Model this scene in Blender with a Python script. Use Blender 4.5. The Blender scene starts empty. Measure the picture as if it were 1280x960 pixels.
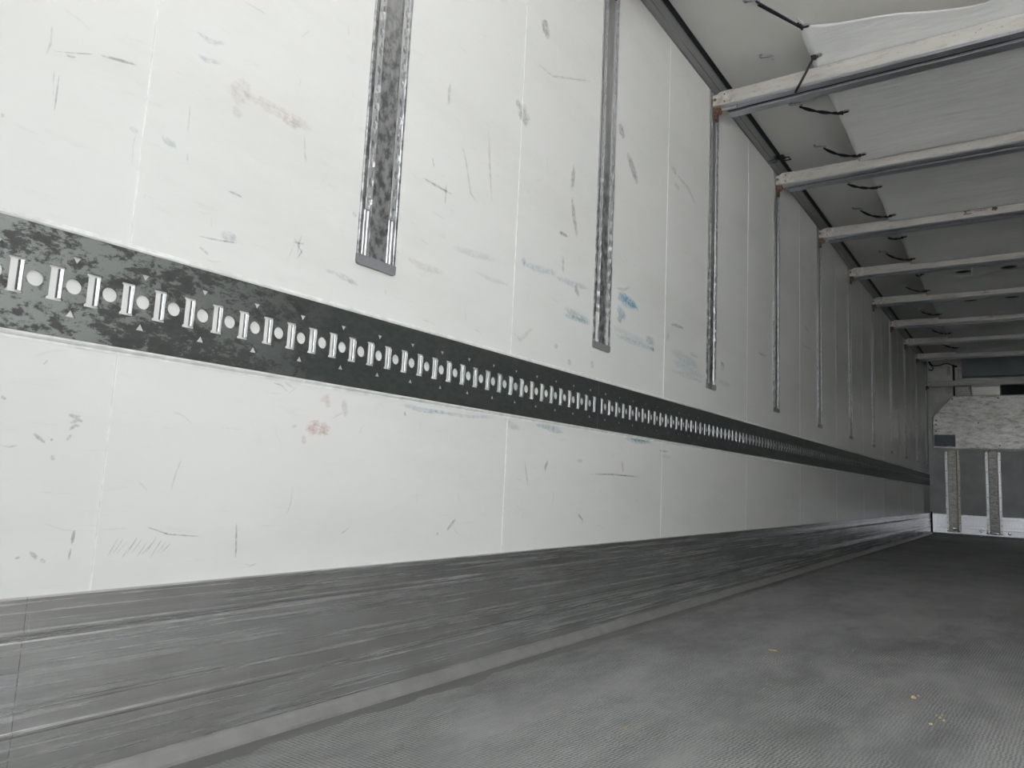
import bpy, bmesh, math, random
from mathutils import Vector, Matrix, noise

# ------------------------------------------------------------------ camera, daylight, exposure
scene = bpy.context.scene
COL = scene.collection
cam_data = bpy.data.cameras.new('camera')
cam_data.sensor_width = 36.0
cam_data.lens = 922.41 / 1280 * 36.0
cam_data.clip_start = 0.02
cam = bpy.data.objects.new('camera', cam_data)
COL.objects.link(cam)
r_ = Vector((0.81933357, 0.57136344, 0.04728979)); u_ = Vector((0.0341775, -0.13101482, 0.99079111)); w_ = Vector((-0.57229748, 0.81017216, 0.12687262))
cam.matrix_world = Matrix(((r_.x, u_.x, -w_.x, 1.24), (r_.y, u_.y, -w_.y, 0.0), (r_.z, u_.z, -w_.z, 0.508), (0, 0, 0, 1)))
scene.camera = cam

LENGTH, WIDTH, HEIGHT, REAR = 12.60, 2.48, 2.60, -0.50
BLOCK_X = 1.75            # edge of an added, unseen light blocker; daylight comes in on the right
world = bpy.data.worlds.new('overcast_sky')
scene.world = world
world.use_nodes = True
bg = world.node_tree.nodes['Background']
bg.inputs['Color'].default_value = (0.93, 0.97, 1.0, 1)
bg.inputs['Strength'].default_value = 1.0
sl = bpy.data.lights.new('sun', 'SUN'); sl.energy = 9.0; sl.angle = math.radians(2); sl.color = (1.0, .98, .955)
so_ = bpy.data.objects.new('sun', sl); COL.objects.link(so_)
so_.rotation_euler = Vector((.75, -.25, -1.0)).to_track_quat('-Z', 'Y').to_euler()      # over the yard behind; does not shine into the trailer
# the open rear doorway, as a sampling portal for the sky outside (adds no light of its own)
pl = bpy.data.lights.new('rear_doorway', 'AREA'); pl.shape = 'RECTANGLE'; pl.size = WIDTH - BLOCK_X; pl.size_y = HEIGHT
pl.cycles.is_portal = True
po = bpy.data.objects.new('rear_doorway', pl); COL.objects.link(po)
po.location = ((WIDTH + BLOCK_X) / 2, REAR, HEIGHT / 2); po.rotation_euler = (math.radians(90), 0, 0)   # faces +y, into the trailer
vs = scene.view_settings
vs.view_transform = 'Standard'; vs.look = 'None'; vs.gamma = 1.0; vs.use_curve_mapping = False
vs.exposure = 3.22
scene.cycles.max_bounces = 16; scene.cycles.diffuse_bounces = 12; scene.cycles.glossy_bounces = 6
scene.cycles.transparent_max_bounces = 12
scene.cycles.caustics_reflective = True; scene.cycles.sample_clamp_indirect = 6.0

# ------------------------------------------------------------------ materials
class NT:
    def __init__(s, name):
        s.m = bpy.data.materials.new(name); s.m.use_nodes = True
        s.t = s.m.node_tree; s.b = s.t.nodes['Principled BSDF']; s.out = s.t.nodes['Material Output']
        s.tc = s.t.nodes.new('ShaderNodeTexCoord')
    def n(s, kind, **kw):
        x = s.t.nodes.new(kind)
        for k, v in kw.items(): setattr(x, k, v)
        return x
    def link(s, a, b): s.t.links.new(a, b)
    def put(s, sock, v):
        if hasattr(v, 'is_output') or isinstance(v, bpy.types.NodeSocket): s.link(v, sock)
        else: sock.default_value = v
    def obj(s, scale=(1, 1, 1), rot=(0, 0, 0), loc=(0, 0, 0)):
        mp = s.n('ShaderNodeMapping'); mp.inputs['Scale'].default_value = scale; mp.inputs['Rotation'].default_value = rot
        mp.inputs['Location'].default_value = loc
        s.link(s.tc.outputs['Object'], mp.inputs['Vector'])
        oi = s.n('ShaderNodeObjectInfo'); ad = s.n('ShaderNodeVectorMath', operation='MULTIPLY_ADD')
        s.link(mp.outputs[0], ad.inputs[0]); ad.inputs[1].default_value = (1, 1, 1)
        ml = s.n('ShaderNodeVectorMath', operation='SCALE'); ml.inputs[0].default_value = (37, 53, 71); s.link(oi.outputs['Random'], ml.inputs['Scale'])
        s.link(ml.outputs[0], ad.inputs[2])
        return ad.outputs[0]
    def objplain(s):
        return s.tc.outputs['Object']
    def noise(s, vec, scale=1.0, detail=4, rough=.55, dist=0.0):
        x = s.n('ShaderNodeTexNoise'); s.link(vec, x.inputs['Vector'])
        x.inputs['Scale'].default_value = scale; x.inputs['Detail'].default_value = detail; x.inputs['Roughness'].default_value = rough
        x.inputs['Distortion'].default_value = dist
        return x.outputs['Fac']
    def ramp(s, fac, *stops):
        x = s.n('ShaderNodeValToRGB'); e = x.color_ramp.elements
        while len(e) < len(stops): e.new(0.5)
        for k, (p, c) in enumerate(stops):
            e[k].position = p; c = (c, c, c) if not hasattr(c, '__len__') else c
            e[k].color = (c[0], c[1], c[2], 1)
        s.link(fac, x.inputs['Fac'])
        return x.outputs['Color']
    def mix(s, fac, a, b):
        x = s.n('ShaderNodeMix', data_type='RGBA'); s.put(x.inputs[0], fac)
        for sock, v in ((x.inputs[6], a), (x.inputs[7], b)):
            s.put(sock, v if not (hasattr(v, '__len__') and len(v) == 3 and not isinstance(v, bpy.types.NodeSocket)) else (*v, 1))
        return x.outputs[2]
    def math(s, op, a, b=0.0, clamp=False):
        x = s.n('ShaderNodeMath', operation=op); x.use_clamp = clamp
        s.put(x.inputs[0], a); s.put(x.inputs[1], b); return x.outputs[0]
    def xyz(s, vec):
        x = s.n('ShaderNodeSeparateXYZ'); s.link(vec, x.inputs[0]); return x.outputs
    def bump(s, h, strength=.2, dist=.002):
        x = s.n('ShaderNodeBump'); x.inputs['Strength'].default_value = strength; x.inputs['Distance'].default_value = dist
        s.link(h, x.inputs['Height']); s.link(x.outputs[0], s.b.inputs['Normal'])
    def fin(s, color, rough=.5, metal=0.0, spec=None):
        c = s.b.inputs['Base Color']
        s.put(c, (*color, 1) if (hasattr(color, '__len__') and not isinstance(color, bpy.types.NodeSocket) and len(color) == 3) else color)
        s.put(s.b.inputs['Roughness'], rough); s.put(s.b.inputs['Metallic'], metal)
        if spec is not None: s.b.inputs['Specular IOR Level'].default_value = spec
        return s.m

def plain(name, c, rough=.5, metal=0.0, scale=40, var=.12):
    t = NT(name); f = t.noise(t.obj(), scale, 3)
    return t.fin(t.ramp(f, (.3, tuple(v * (1 - var) for v in c)), (.7, tuple(min(1, v * (1 + var)) for v in c))), rough, metal)

def m_wall():
    t = NT('white_wall_panel'); v = t.objplain()
    mp = t.obj((1, .6, 2.2), (math.radians(14), 0, 0))
    f = t.noise(mp, 2.2, 6, .65); g = t.noise(mp, 18, 4, .6)
    c = t.ramp(f, (.30, (.76, .76, .74)), (.5, (.805, .805, .79)), (.72, (.82, .82, .81)))
    scr = t.noise(t.obj((1, 2.5, 40), (math.radians(16), 0, 0)), 3.0, 5, .7)
    c2 = t.mix(t.ramp(scr, (.64, 0.0), (.74, .35)), c, (.56, .56, .55))
    c3 = t.mix(t.ramp(g, (.62, 0.0), (.80, .25)), c2, (.6, .6, .58))
    t.bump(t.noise(t.obj((1, 1, 1)), 7, 3), .05, .004)
    return t.fin(c3, t.math('MULTIPLY_ADD', f, .2) if False else .27, 0.0, .5)

def m_ceiling():
    t = NT('off_white_ceiling_panel'); f = t.noise(t.obj(), 3, 5, .6)
    return t.fin(t.ramp(f, (.3, (.79, .78, .75)), (.7, (.84, .83, .80))), .45)

def m_kick():
    t = NT('scratched_aluminium_kick_plate')
    st = t.obj((6, .35, 34)); f = t.noise(st, 3.0, 8, .7)
    fine = t.noise(t.obj((10, 1.4, 260)), 2.0, 6, .75)
    scr = t.noise(t.obj((4, 14, 3), (math.radians(35), 0, 0)), 9, 6, .75)
    c = t.ramp(f, (.3, (.66, .66, .66)), (.5, (.78, .78, .785)), (.72, (.88, .885, .89)))
    c = t.mix(t.ramp(fine, (.60, 0.0), (.75, .5)), c, (.95, .96, .97))
    c = t.mix(t.ramp(fine, (.26, .35), (.40, 0.0)), c, (.45, .445, .44))
    vs_ = t.noise(t.obj((4, 95, 5)), 1.6, 4, .7); vm = t.noise(t.obj((1, 2.2, 3)), 1.3, 3)
    c = t.mix(t.math('MULTIPLY', t.ramp(vs_, (.60, 0.0), (.68, .6)), t.ramp(vm, (.42, 0.0), (.62, 1.0))), c, (.95, .96, .97))
    blot = t.noise(t.obj((1, 1.1, 2.5)), 3.5, 5, .6)
    c = t.mix(t.ramp(blot, (.44, 0.0), (.64, .5)), c, (.60, .585, .565))
    c = t.mix(t.ramp(scr, (.66, 0.0), (.72, .35)), c, (.7, .72, .74))
    r = t.ramp(f, (.3, .20), (.7, .32))
    t.bump(t.math('ADD', fine, scr), .07, .001)
    return t.fin(c, r, .94)

def m_floor():
    t = NT('dark_antislip_floor'); v = t.objplain(); x, y, z = t.xyz(v)
    jx = t.math('ADD', x, t.math('MULTIPLY', t.math('SUBTRACT', t.noise(t.obj(), 55, 3, .7), .5), .016))
    amt = t.ramp(t.noise(t.obj((1.3, .7, 1)), 4.5, 5, .7), (.36, .12), (.66, 1.0))
    a = t.math('MULTIPLY', t.math('ADD', jx, t.math('MULTIPLY', y, .8)), 2 * math.pi / .0165)
    b = t.math('MULTIPLY', t.math('SUBTRACT', t.math('MULTIPLY', y, .9), jx), 2 * math.pi / .0165)
    lat = t.math('MULTIPLY', t.math('SINE', a), t.math('SINE', b))
    latc = t.ramp(lat, (.40, 0.0), (.80, 1.0))
    lat01 = t.math('MULTIPLY_ADD', lat, .5); t.t.nodes[-1].inputs[2].default_value = .5
    latc = t.ramp(lat01, (.50, 0.0), (.80, 1.0)); pit = t.ramp(lat01, (.12, 1.0), (.42, 0.0))
    edge_n = t.noise(t.obj((1, 1, 1)), 5.5, 4, .6)
    edge = t.math('ADD', x, t.math('MULTIPLY', t.math('SUBTRACT', edge_n, .5), .11))
    mask = t.ramp(edge, (.078, 0.0), (.082, 1.0))
    big = t.noise(t.obj((1.2, .5, 1)), 1.7, 6, .65); mid = t.noise(t.obj((1, .4, 1)), 9, 5, .7)
    base = t.ramp(big, (.32, (.14, .141, .143)), (.5, (.25, .252, .255)), (.68, (.37, .372, .375)))
    base = t.mix(t.ramp(mid, (.48, 0.0), (.74, .6)), base, (.44, .44, .44))
    base = t.mix(t.ramp(mid, (.26, .6), (.46, 0.0)), base, (.10, .10, .10))
    scr = t.noise(t.obj((26, 1.2, 1), (0, 0, math.radians(12))), 3.0, 5, .7)
    base = t.mix(t.ramp(scr, (.62, 0.0), (.72, .5)), base, (.50, .505, .51))
    tex = t.mix(t.math('MULTIPLY', t.math('MULTIPLY', latc, amt), .55), base, (.60, .60, .605))
    tex = t.mix(t.math('MULTIPLY', t.math('MULTIPLY', pit, amt), .85), tex, (.055, .055, .056))
    speck = t.noise(t.obj(), 260, 2, .6)
    tex = t.mix(t.ramp(speck, (.62, 0.0), (.75, .4)), tex, (.10, .10, .10))
    smooth = t.ramp(t.noise(t.obj((4, .6, 1)), 6, 4), (.3, (.15, .148, .145)), (.7, (.21, .207, .204)))
    t.bump(t.math('MULTIPLY', t.math('MULTIPLY', latc, amt), mask), .4, .0015)
    return t.fin(t.mix(mask, smooth, tex), .48, 0.0, .5)

def m_galv():
    t = NT('dark_worn_galvanised_steel'); g = t.n('ShaderNodeNewGeometry'); px, py, pz = t.xyz(g.outputs['Position'])
    mp = t.n('ShaderNodeMapping'); t.link(g.outputs['Position'], mp.inputs[0]); mp.inputs['Scale'].default_value = (1, .8, 1.4); mp.inputs['Rotation'].default_value = (math.radians(25), 0, 0)
    f = t.noise(mp.outputs[0], 22, 8, .72, .4); big = t.noise(mp.outputs[0], 4.5, 3, .5)
    wear = t.math('MULTIPLY_ADD', py, -.95); wear_n = t.t.nodes[-1]
    wear_n.inputs[2].default_value = 1.02; wear_n.use_clamp = True
    f2 = t.noise(mp.outputs[0], 75, 6, .8)
    fac = t.math('ADD', t.math('ADD', f, t.math('MULTIPLY', t.math('SUBTRACT', f2, .5), .6)), t.math('MULTIPLY', t.math('SUBTRACT', big, .5), .5))
    patch = t.math('MULTIPLY', t.ramp(fac, (.47, 0.0), (.54, 1.0)), wear)
    dk0 = t.ramp(t.noise(mp.outputs[0], 60, 5, .7), (.3, (.050, .057, .056)), (.7, (.088, .099, .097)))
    dark = t.mix(wear, dk0, t.ramp(f2, (.3, (.085, .082, .084)), (.7, (.14, .137, .138))))
    c = t.mix(patch, dark, (.47, .505, .49))
    rust = t.ramp(t.noise(mp.outputs[0], 11, 6, .7), (.66, 0.0), (.74, .5))
    c = t.mix(t.math('MULTIPLY', rust, wear), c, (.17, .115, .085))
    t.bump(f, .08, .001)
    return t.fin(c, t.ramp(f, (.3, .34), (.7, .46)), .35, .5)

def m_track():
    t = NT('brushed_aluminium_track')
    f = t.noise(t.obj((40, 40, 3)), 2, 5, .65); sm = t.noise(t.obj((22, 22, 16)), 2.2, 4, .6)
    c = t.ramp(f, (.3, (.46, .46, .475)), (.7, (.60, .60, .62)))
    z = t.xyz(t.objplain())[2]
    dirty = t.ramp(z, (.0, 1.0), (.55, .9), (.72, .15), (1.0, .05))
    c = t.mix(t.math('MULTIPLY', t.ramp(sm, (.42, 0.0), (.60, .85)), dirty), c, (.12, .124, .126))
    return t.fin(c, .36, .8)

def m_bright(name='bright_bare_aluminium', c=(.80, .80, .82), rough=.3):
    t = NT(name); f = t.noise(t.obj((30, 30, 4)), 3, 5, .65)
    return t.fin(t.ramp(f, (.3, tuple(v * .82 for v in c)), (.7, c)), rough, .85)

def m_beam_face():
    t = NT('stained_pale_beam_paint')
    f = t.noise(t.obj((1.2, 4, 7)), 3.0, 7, .7); g = t.noise(t.obj((1, 3, 6)), 9, 6, .75); k = t.noise(t.obj((1, 2, 2.5)), 28, 4, .7)
    c = t.ramp(f, (.30, (.40, .37, .34)), (.46, (.57, .55, .52)), (.7, (.66, .65, .62)))
    c = t.mix(t.ramp(g, (.56, 0.0), (.70, .6)), c, (.30, .235, .19))
    c = t.mix(t.ramp(k, (.63, 0.0), (.70, .65)), c, (.13, .11, .10))
    return t.fin(c, .42, .25)

def m_cornice():
    t = NT('smooth_aluminium_cornice')
    f = t.noise(t.obj((8, .7, 30)), 2.5, 6, .65)
    return t.fin(t.ramp(f, (.3, (.36, .37, .39)), (.7, (.48, .49, .51))), t.ramp(f, (.3, .16), (.7, .26)), .95)

def m_cloth():
    t = NT('white_tarpaulin'); f = t.noise(t.obj(), 2.0, 6, .6); v = t.objplain()
    c = t.ramp(f, (.3, (.76, .765, .76)), (.7, (.84, .84, .83)))
    dirt = t.noise(t.obj((1, 3, 1)), 7, 5, .7)
    c = t.mix(t.ramp(dirt, (.62, 0.0), (.75, .3)), c, (.45, .40, .35))
    t.bump(t.noise(t.obj((1.2, 5, 1)), 3.0, 5, .6), .35, .02)
    m = t.fin(c, .5)
    # two pairs of round air outlets cut out of the cloth
    holes = None
    for (hx, hy) in AIR_HOLES:
        d = t.n('ShaderNodeVectorMath', operation='DISTANCE')
        cx = t.n('ShaderNodeCombineXYZ'); xx, yy, zz = t.xyz(v)
        t.link(xx, cx.inputs[0]); t.link(yy, cx.inputs[1])
        t.link(cx.outputs[0], d.inputs[0]); d.inputs[1].default_value = (hx, hy, 0)
        h = t.math('LESS_THAN', d.outputs['Value'], .062)
        holes = h if holes is None else t.math('MAXIMUM', holes, h)
    tr = t.n('ShaderNodeBsdfTransparent'); mx = t.n('ShaderNodeMixShader')
    t.link(holes, mx.inputs[0]); t.link(t.b.outputs[0], mx.inputs[1]); t.link(tr.outputs[0], mx.inputs[2])
    t.link(mx.outputs[0], t.out.inputs['Surface'])
    return m

def m_plate():
    t = NT('weathered_white_bulkhead_plate')
    f = t.noise(t.obj((3.2, 1, 9)), 2.4, 9, .8); g = t.noise(t.obj((3, 1, 9)), 7, 7, .75); k = t.noise(t.obj((1, 1, 1)), 3, 4, .6)
    c = t.ramp(f, (.36, (.34, .32, .29)), (.47, (.66, .65, .61)), (.60, (.86, .85, .83)))
    c = t.mix(t.ramp(g, (.56, 0.0), (.70, .7)), c, (.16, .14, .12))
    c = t.mix(t.ramp(k, (.5, 0.0), (.75, .35)), c, (.5, .46, .40))
    return t.fin(c, .38, .45)

def m_channel(name, lo, hi, spots):
    t = NT(name); f = t.noise(t.obj((1, 1, 5)), 14, 6, .75); g = t.noise(t.obj(), 32, 4, .7)
    c = t.ramp(f, (.35, lo), (.6, hi))
    c = t.mix(t.ramp(g, (.55, 0.0), (.66, spots)), c, (.07, .065, .06))
    return t.fin(c, .42, .4)

def m_marks():
    t = NT('rubbed_on_scuff_marks'); at = t.n('ShaderNodeVertexColor', layer_name='pigment'); uv = t.n('ShaderNodeUVMap', uv_map='UVMap')
    u, v, _ = t.xyz(uv.outputs[0])
    def edge(q, p):
        d = t.math('ABSOLUTE', t.math('SUBTRACT', t.math('MULTIPLY', q, 2.0), 1.0)); return t.math('SUBTRACT', 1.0, t.math('POWER', d, p))
    n1 = t.noise(t.objplain(), 70, 5, .7); mp = t.n('ShaderNodeMapping'); t.link(uv.outputs[0], mp.inputs[0]); mp.inputs['Scale'].default_value = (2.0, 9.0, 1)
    n2 = t.noise(mp.outputs[0], 1.6, 5, .7)
    nn = t.math('ADD', t.math('MULTIPLY', n1, .45), t.math('MULTIPLY', n2, .55))
    e = t.math('MULTIPLY', edge(u, 3.0), edge(v, 2.0))
    a = t.math('MULTIPLY', t.ramp(t.math('MULTIPLY', nn, t.math('POWER', e, .35)), (.38, 0.0), (.66, 1.0)), at.outputs['Alpha'])
    m = t.fin(at.outputs['Color'], .55)
    tr = t.n('ShaderNodeBsdfTransparent'); mx = t.n('ShaderNodeMixShader'); t.link(a, mx.inputs[0]); t.link(tr.outputs[0], mx.inputs[1]); t.link(t.b.outputs[0], mx.inputs[2])
    t.link(mx.outputs[0], t.out.inputs['Surface'])
    return m

AIR_HOLES = [(.82, 7.235), (1.146, 7.25), (.812, 8.345), (1.147, 8.345)]
M = dict(
    wall=m_wall(), ceiling=m_ceiling(), kick=m_kick(), floor=m_floor(), galv=m_galv(), track=m_track(), bright=m_bright(),
    beam_face=m_beam_face(), cornice=m_cornice(), cloth=m_cloth(), plate=m_plate(), marks=m_marks(),
    beam_alu=m_bright('grooved_beam_aluminium', (.66, .675, .72), .36),
    white=plain('white_bead', (.80, .80, .79), .35), seam=plain('white_seam_filler', (.86, .86, .85), .4),
    black=plain('matt_black', (.018, .018, .02), .55), cord=plain('black_bungee_cord', (.012, .012, .014), .6),
    cap=plain('grey_plastic_cap', (.235, .235, .25), .5, 0, 200), zinc=plain('zinc_plated_steel', (.45, .46, .47), .4, .7),
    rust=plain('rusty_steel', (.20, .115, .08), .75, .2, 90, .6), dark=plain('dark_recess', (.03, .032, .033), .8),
    bulk=plain('grey_bulkhead_panel', (.74, .775, .77), .42, 0, 5), bulk_light=plain('pale_grey_bulkhead_panel', (.78, .77, .75), .45, 0, 5),
    evap=plain('dark_blue_green_duct_cloth', (.26, .31, .32), .5, 0, 4), stain=plain('brown_stain', (.12, .075, .055), .7),
    ink=plain('dark_sticker_print', (.20, .12, .11), .6), ink_grey=plain('grey_sticker_print', (.22, .21, .20), .6),
    blob=plain('white_sealant', (.88, .88, .86), .35), bkick=m_bright('bulkhead_kick_aluminium', (.88, .89, .93), .36),
    web_pale=m_channel('stained_pale_channel', (.44, .42, .38), (.78, .76, .71), .25), web_dark=m_channel('black_blotched_channel', (.30, .29, .28), (.70, .69, .66), .9),
    patch=plain('blue_grey_tape', (.27, .33, .38), .5, 0, 30), crumb=plain('straw_yellow_crumb', (.50, .41, .22), .8, 0, 120, .3),
    ground=plain('grey_yard_concrete', (.52, .52, .51), .9, 0, 2), casting=plain('pale_cast_bracket', (.60, .575, .545), .45, .3, 45, .25),
    foot=plain('smooth_grey_cove', (.34, .335, .33), .38, .3, 14),  # foot's paler tone stands in for light from above
    panel_shiny=m_bright('shiny_cream_sheet', (.74, .72, .66), .25),
)

# ------------------------------------------------------------------ mesh helpers
class MB:
    def __init__(s): s.v = []; s.f = []
    def add(s, vs_, fs):
        o = len(s.v); s.v += [tuple(p) for p in vs_]; s.f += [tuple(i + o for i in q) for q in fs]; return s
    def box(s, x0, x1, y0, y1, z0, z1, b=0.0):
        if b <= 0:
            p = [(x, y, z) for x in (x0, x1) for y in (y0, y1) for z in (z0, z1)]
            return s.add(p, [(0, 1, 3, 2), (4, 6, 7, 5), (0, 4, 5, 1), (2, 3, 7, 6), (0, 2, 6, 4), (1, 5, 7, 3)])
        bm = bmesh.new(); bmesh.ops.create_cube(bm, size=1)
        for q in bm.verts: q.co = Vector(((x0 + x1) / 2 + q.co.x * (x1 - x0), (y0 + y1) / 2 + q.co.y * (y1 - y0), (z0 + z1) / 2 + q.co.z * (z1 - z0)))
        bmesh.ops.bevel(bm, geom=bm.edges[:], offset=b, segments=2, affect='EDGES', profile=.6)
        return s.frombm(bm)
    def frombm(s, bm):
        bm.verts.index_update(); s.add([q.co for q in bm.verts], [[q.index for q in f.verts] for f in bm.faces]); bm.free(); return s
    def prism(s, prof, axis, a, b):
        """closed 2-D outline extruded along an axis: x -> (y,z), y -> (x,z), z -> (x,y)"""
        def pt(q, t): return (t, q[0], q[1]) if axis == 'x' else ((q[0], t, q[1]) if axis == 'y' else (q[0], q[1], t))
        n = len(prof); vv = [pt(q, a) for q in prof] + [pt(q, b) for q in prof]
        ff = [(i, (i + 1) % n, n + (i + 1) % n, n + i) for i in range(n)]
        ff += [tuple(range(n)), tuple(range(2 * n - 1, n - 1, -1))]
        return s.add(vv, ff)
    def tube(s, pts, r, n=8, closed=False):
        pts = [Vector(p) for p in pts]; rings = []; prev = None
        for i, p in enumerate(pts):
            a = pts[i - 1] if (i > 0 or closed) else p; b = pts[(i + 1) % len(pts)] if (i < len(pts) - 1 or closed) else p
            d = (b - a).normalized()
            if prev is None: prev = d.orthogonal().normalized()
            e = (prev - d * prev.dot(d)).normalized(); prev = e; g = d.cross(e)
            rr = r[i] if hasattr(r, '__len__') else r
            rings.append([p + (e * math.cos(2 * math.pi * k / n) + g * math.sin(2 * math.pi * k / n)) * rr for k in range(n)])
        vv = [q for ring in rings for q in ring]; ff = []; m = len(rings)
        for i in range(m if closed else m - 1):
            for k in range(n): ff.append((i * n + k, i * n + (k + 1) % n, ((i + 1) % m) * n + (k + 1) % n, ((i + 1) % m) * n + k))
        if not closed: ff += [tuple(range(n - 1, -1, -1)), tuple(range((m - 1) * n, m * n))]
        return s.add(vv, ff)
    def build(s, name, mat, parent=None, smooth=False, loc=None):
        me = bpy.data.meshes.new(name); me.from_pydata(s.v, [], s.f); me.materials.append(mat)
        bm = bmesh.new(); bm.from_mesh(me); bmesh.ops.recalc_face_normals(bm, faces=bm.faces[:]); bm.to_mesh(me); bm.free()
        if smooth:
            for q in me.polygons: q.use_smooth = True
        o = bpy.data.objects.new(name, me); COL.objects.link(o)
        if parent: o.parent = parent
        if loc: o.location = loc
        return o
def tag(o, label, cat, group=None):
    o['label'] = label; o['category'] = cat
    if group: o['group'] = group
    return o
def thing(name, label, cat, loc, group=None):
    o = bpy.data.objects.new(name, None); o.empty_display_size = .1; COL.objects.link(o); o.location = loc
    return tag(o, label, cat, group)
def struct(o): o['kind'] = 'structure'; return o
def dup(root, loc):
    r = root.copy(); COL.objects.link(r); r.location = loc
    for ch in list(root.children):
        c = ch.copy(); COL.objects.link(c); c.parent = r
        for g in ch.children: d = g.copy(); COL.objects.link(d); d.parent = c
    return r

# ------------------------------------------------------------------ the trailer body
TRACK_Y = [1.178, 2.289, 3.395, 4.502, 5.626, 6.756, 7.879, 9.004, 10.119, 11.244, 12.359]
SEAM_Y = [-.50, .614, 1.741, 2.846, 3.949, 5.068, 6.19, 7.315, 8.44, 9.56, 10.68, 11.80]
ground = struct(MB().box(-30, 32, -60, REAR - .3, -1.4, -1.2).build('ground', M['ground']))
struct(MB().box(-.06, WIDTH + .06, REAR, LENGTH + .08, -.10, 0).build('floor', M['floor']))
struct(MB().box(-.06, WIDTH + .06, REAR, LENGTH + .08, HEIGHT, HEIGHT + .08).build('ceiling', M['ceiling']))
wall_left = struct(MB().box(-.06, 0, REAR, LENGTH, 0, HEIGHT).build('wall_left', M['wall']))
struct(MB().box(WIDTH, WIDTH + .06, REAR, LENGTH, 0, HEIGHT).build('wall_right', M['wall']))
mb = MB()
for y in SEAM_Y:
    w = .0014
    for z0, z1 in ((.2985, .686), (.8685, 2.466)): mb.prism([(0, y - w), (.0012, y - w * .5), (.0012, y + w * .5), (0, y + w)], 'z', z0, z1)
mb.build('panel_seam', M['seam'], wall_left)
struct(MB().box(-.06, BLOCK_X, REAR - .06, REAR - .001, -.10, HEIGHT + .08, .004).build('light_blocker', plain('dark_grey_blocker', (.07, .072, .075), .6)))  # added, unseen panel that cuts daylight on the near-left wall
wall_back = struct(MB().box(-.06, WIDTH + .06, LENGTH, LENGTH + .08, 0, HEIGHT).build('wall_back', M['bulk']))
# kick plates: ridged extrusion, standing on the floor
KP = [(0, .2985), (.006, .2985), (.009, .296), (.009, .279), (.0075, .2775), (.009, .276), (.010, .251), (.013, .249), (.013, .246), (.009, .240), (.007, .235), (.009, .2325),
      (.010, .1405), (.007, .138), (.007, .134), (.010, .132), (.012, .108), (.016, .105), (.016, .102), (.012, .098), (.012, .0262), (0, .0262)]
FOOT = [(0, .026), (.0125, .026), (.015, .023), (.021, .018), (.034, .005), (.036, 0), (0, 0)]
kick = MB(); kick.prism(KP, 'y', REAR, .5196); kick.prism(KP, 'y', .5204, LENGTH)
struct(kick.build('baseboard_left', M['kick']))
struct(MB().prism([(WIDTH - x, z) for x, z in KP], 'y', REAR, LENGTH).build('baseboard_right', M['kick']))
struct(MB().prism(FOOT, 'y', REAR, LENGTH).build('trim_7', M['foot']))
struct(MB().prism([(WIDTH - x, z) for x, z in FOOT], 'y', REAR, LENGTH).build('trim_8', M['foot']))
# cornice strip at the top of the wall and the black strip beside it
CP = [(0, 2.466), (.004, 2.466), (.006, 2.472), (.006, 2.515), (.0075, 2.517), (.0075, 2.520), (.006, 2.522), (.007, 2.592), (.004, 2.5995), (0, 2.5995)]
struct(MB().prism(CP, 'y', REAR, LENGTH).build('trim_1', M['cornice']))
struct(MB().prism([(WIDTH - x, z) for x, z in CP], 'y', REAR, LENGTH).build('trim_2', M['cornice']))
struct(MB().prism([(.0045, 2.5995), (.007, 2.5935), (.019, 2.5945), (.020, 2.5995)], 'y', REAR, LENGTH).build('trim_3', M['black']))
# white beads above and below the perforated rail
struct(MB().prism([(0, .8615), (.005, .8615), (.0065, .864), (.005, .8665), (.001, .868), (.001, .8725), (0, .8725)], 'y', REAR, LENGTH).build('trim_4', M['white']))
struct(MB().prism([(0, .6932), (.004, .6932), (.005, .690), (.003, .687), (.001, .6855), (.001, .6815), (0, .6815)], 'y', REAR, LENGTH).build('trim_5', M['white']))

# ------------------------------------------------------------------ perforated lashing rails along the wall
def fill_cell(outer, holes):
    bm = bmesh.new(); edges = []; loops = []
    for lp in [outer] + holes:
        vv = [bm.verts.new((0, a, b)) for a, b in lp]; loops.append(vv)
        edges += [bm.edges.new((vv[i], vv[(i + 1) % len(vv)])) for i in range(len(vv))]
    bmesh.ops.triangle_fill(bm, use_beauty=True, use_dissolve=False, edges=edges, normal=(1, 0, 0))
    bm.verts.index_update()
    vs2 = [(q.co.y, q.co.z) for q in bm.verts]; fs = [[q.index for q in f.verts] for f in bm.faces]
    bm.free(); return vs2, fs
PITCH = .05625; ZC = .7770
def circ(cy, cz, r, n=18): return [(cy + r * math.cos(2 * math.pi * k / n), cz + r * math.sin(2 * math.pi * k / n)) for k in range(n)]
def slot(c):
    a, b = c - .0118, c + .0116; i0, i1 = c - .0092, c + .0105; zt, zb = .8040 , .7492; f = .0042
    return [(a, zb), (b, zb), (b + .0008, zb + .002), (b, zb + f), (i1, zb + f), (i1, zt - f), (b, zt - f), (b + .0008, zt - .002), (b, zt), (a, zt), (a, zt - f * .8), (i0, zt - f * 1.3), (i0, zb + f * 1.3), (a, zb + f * .8)]
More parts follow.
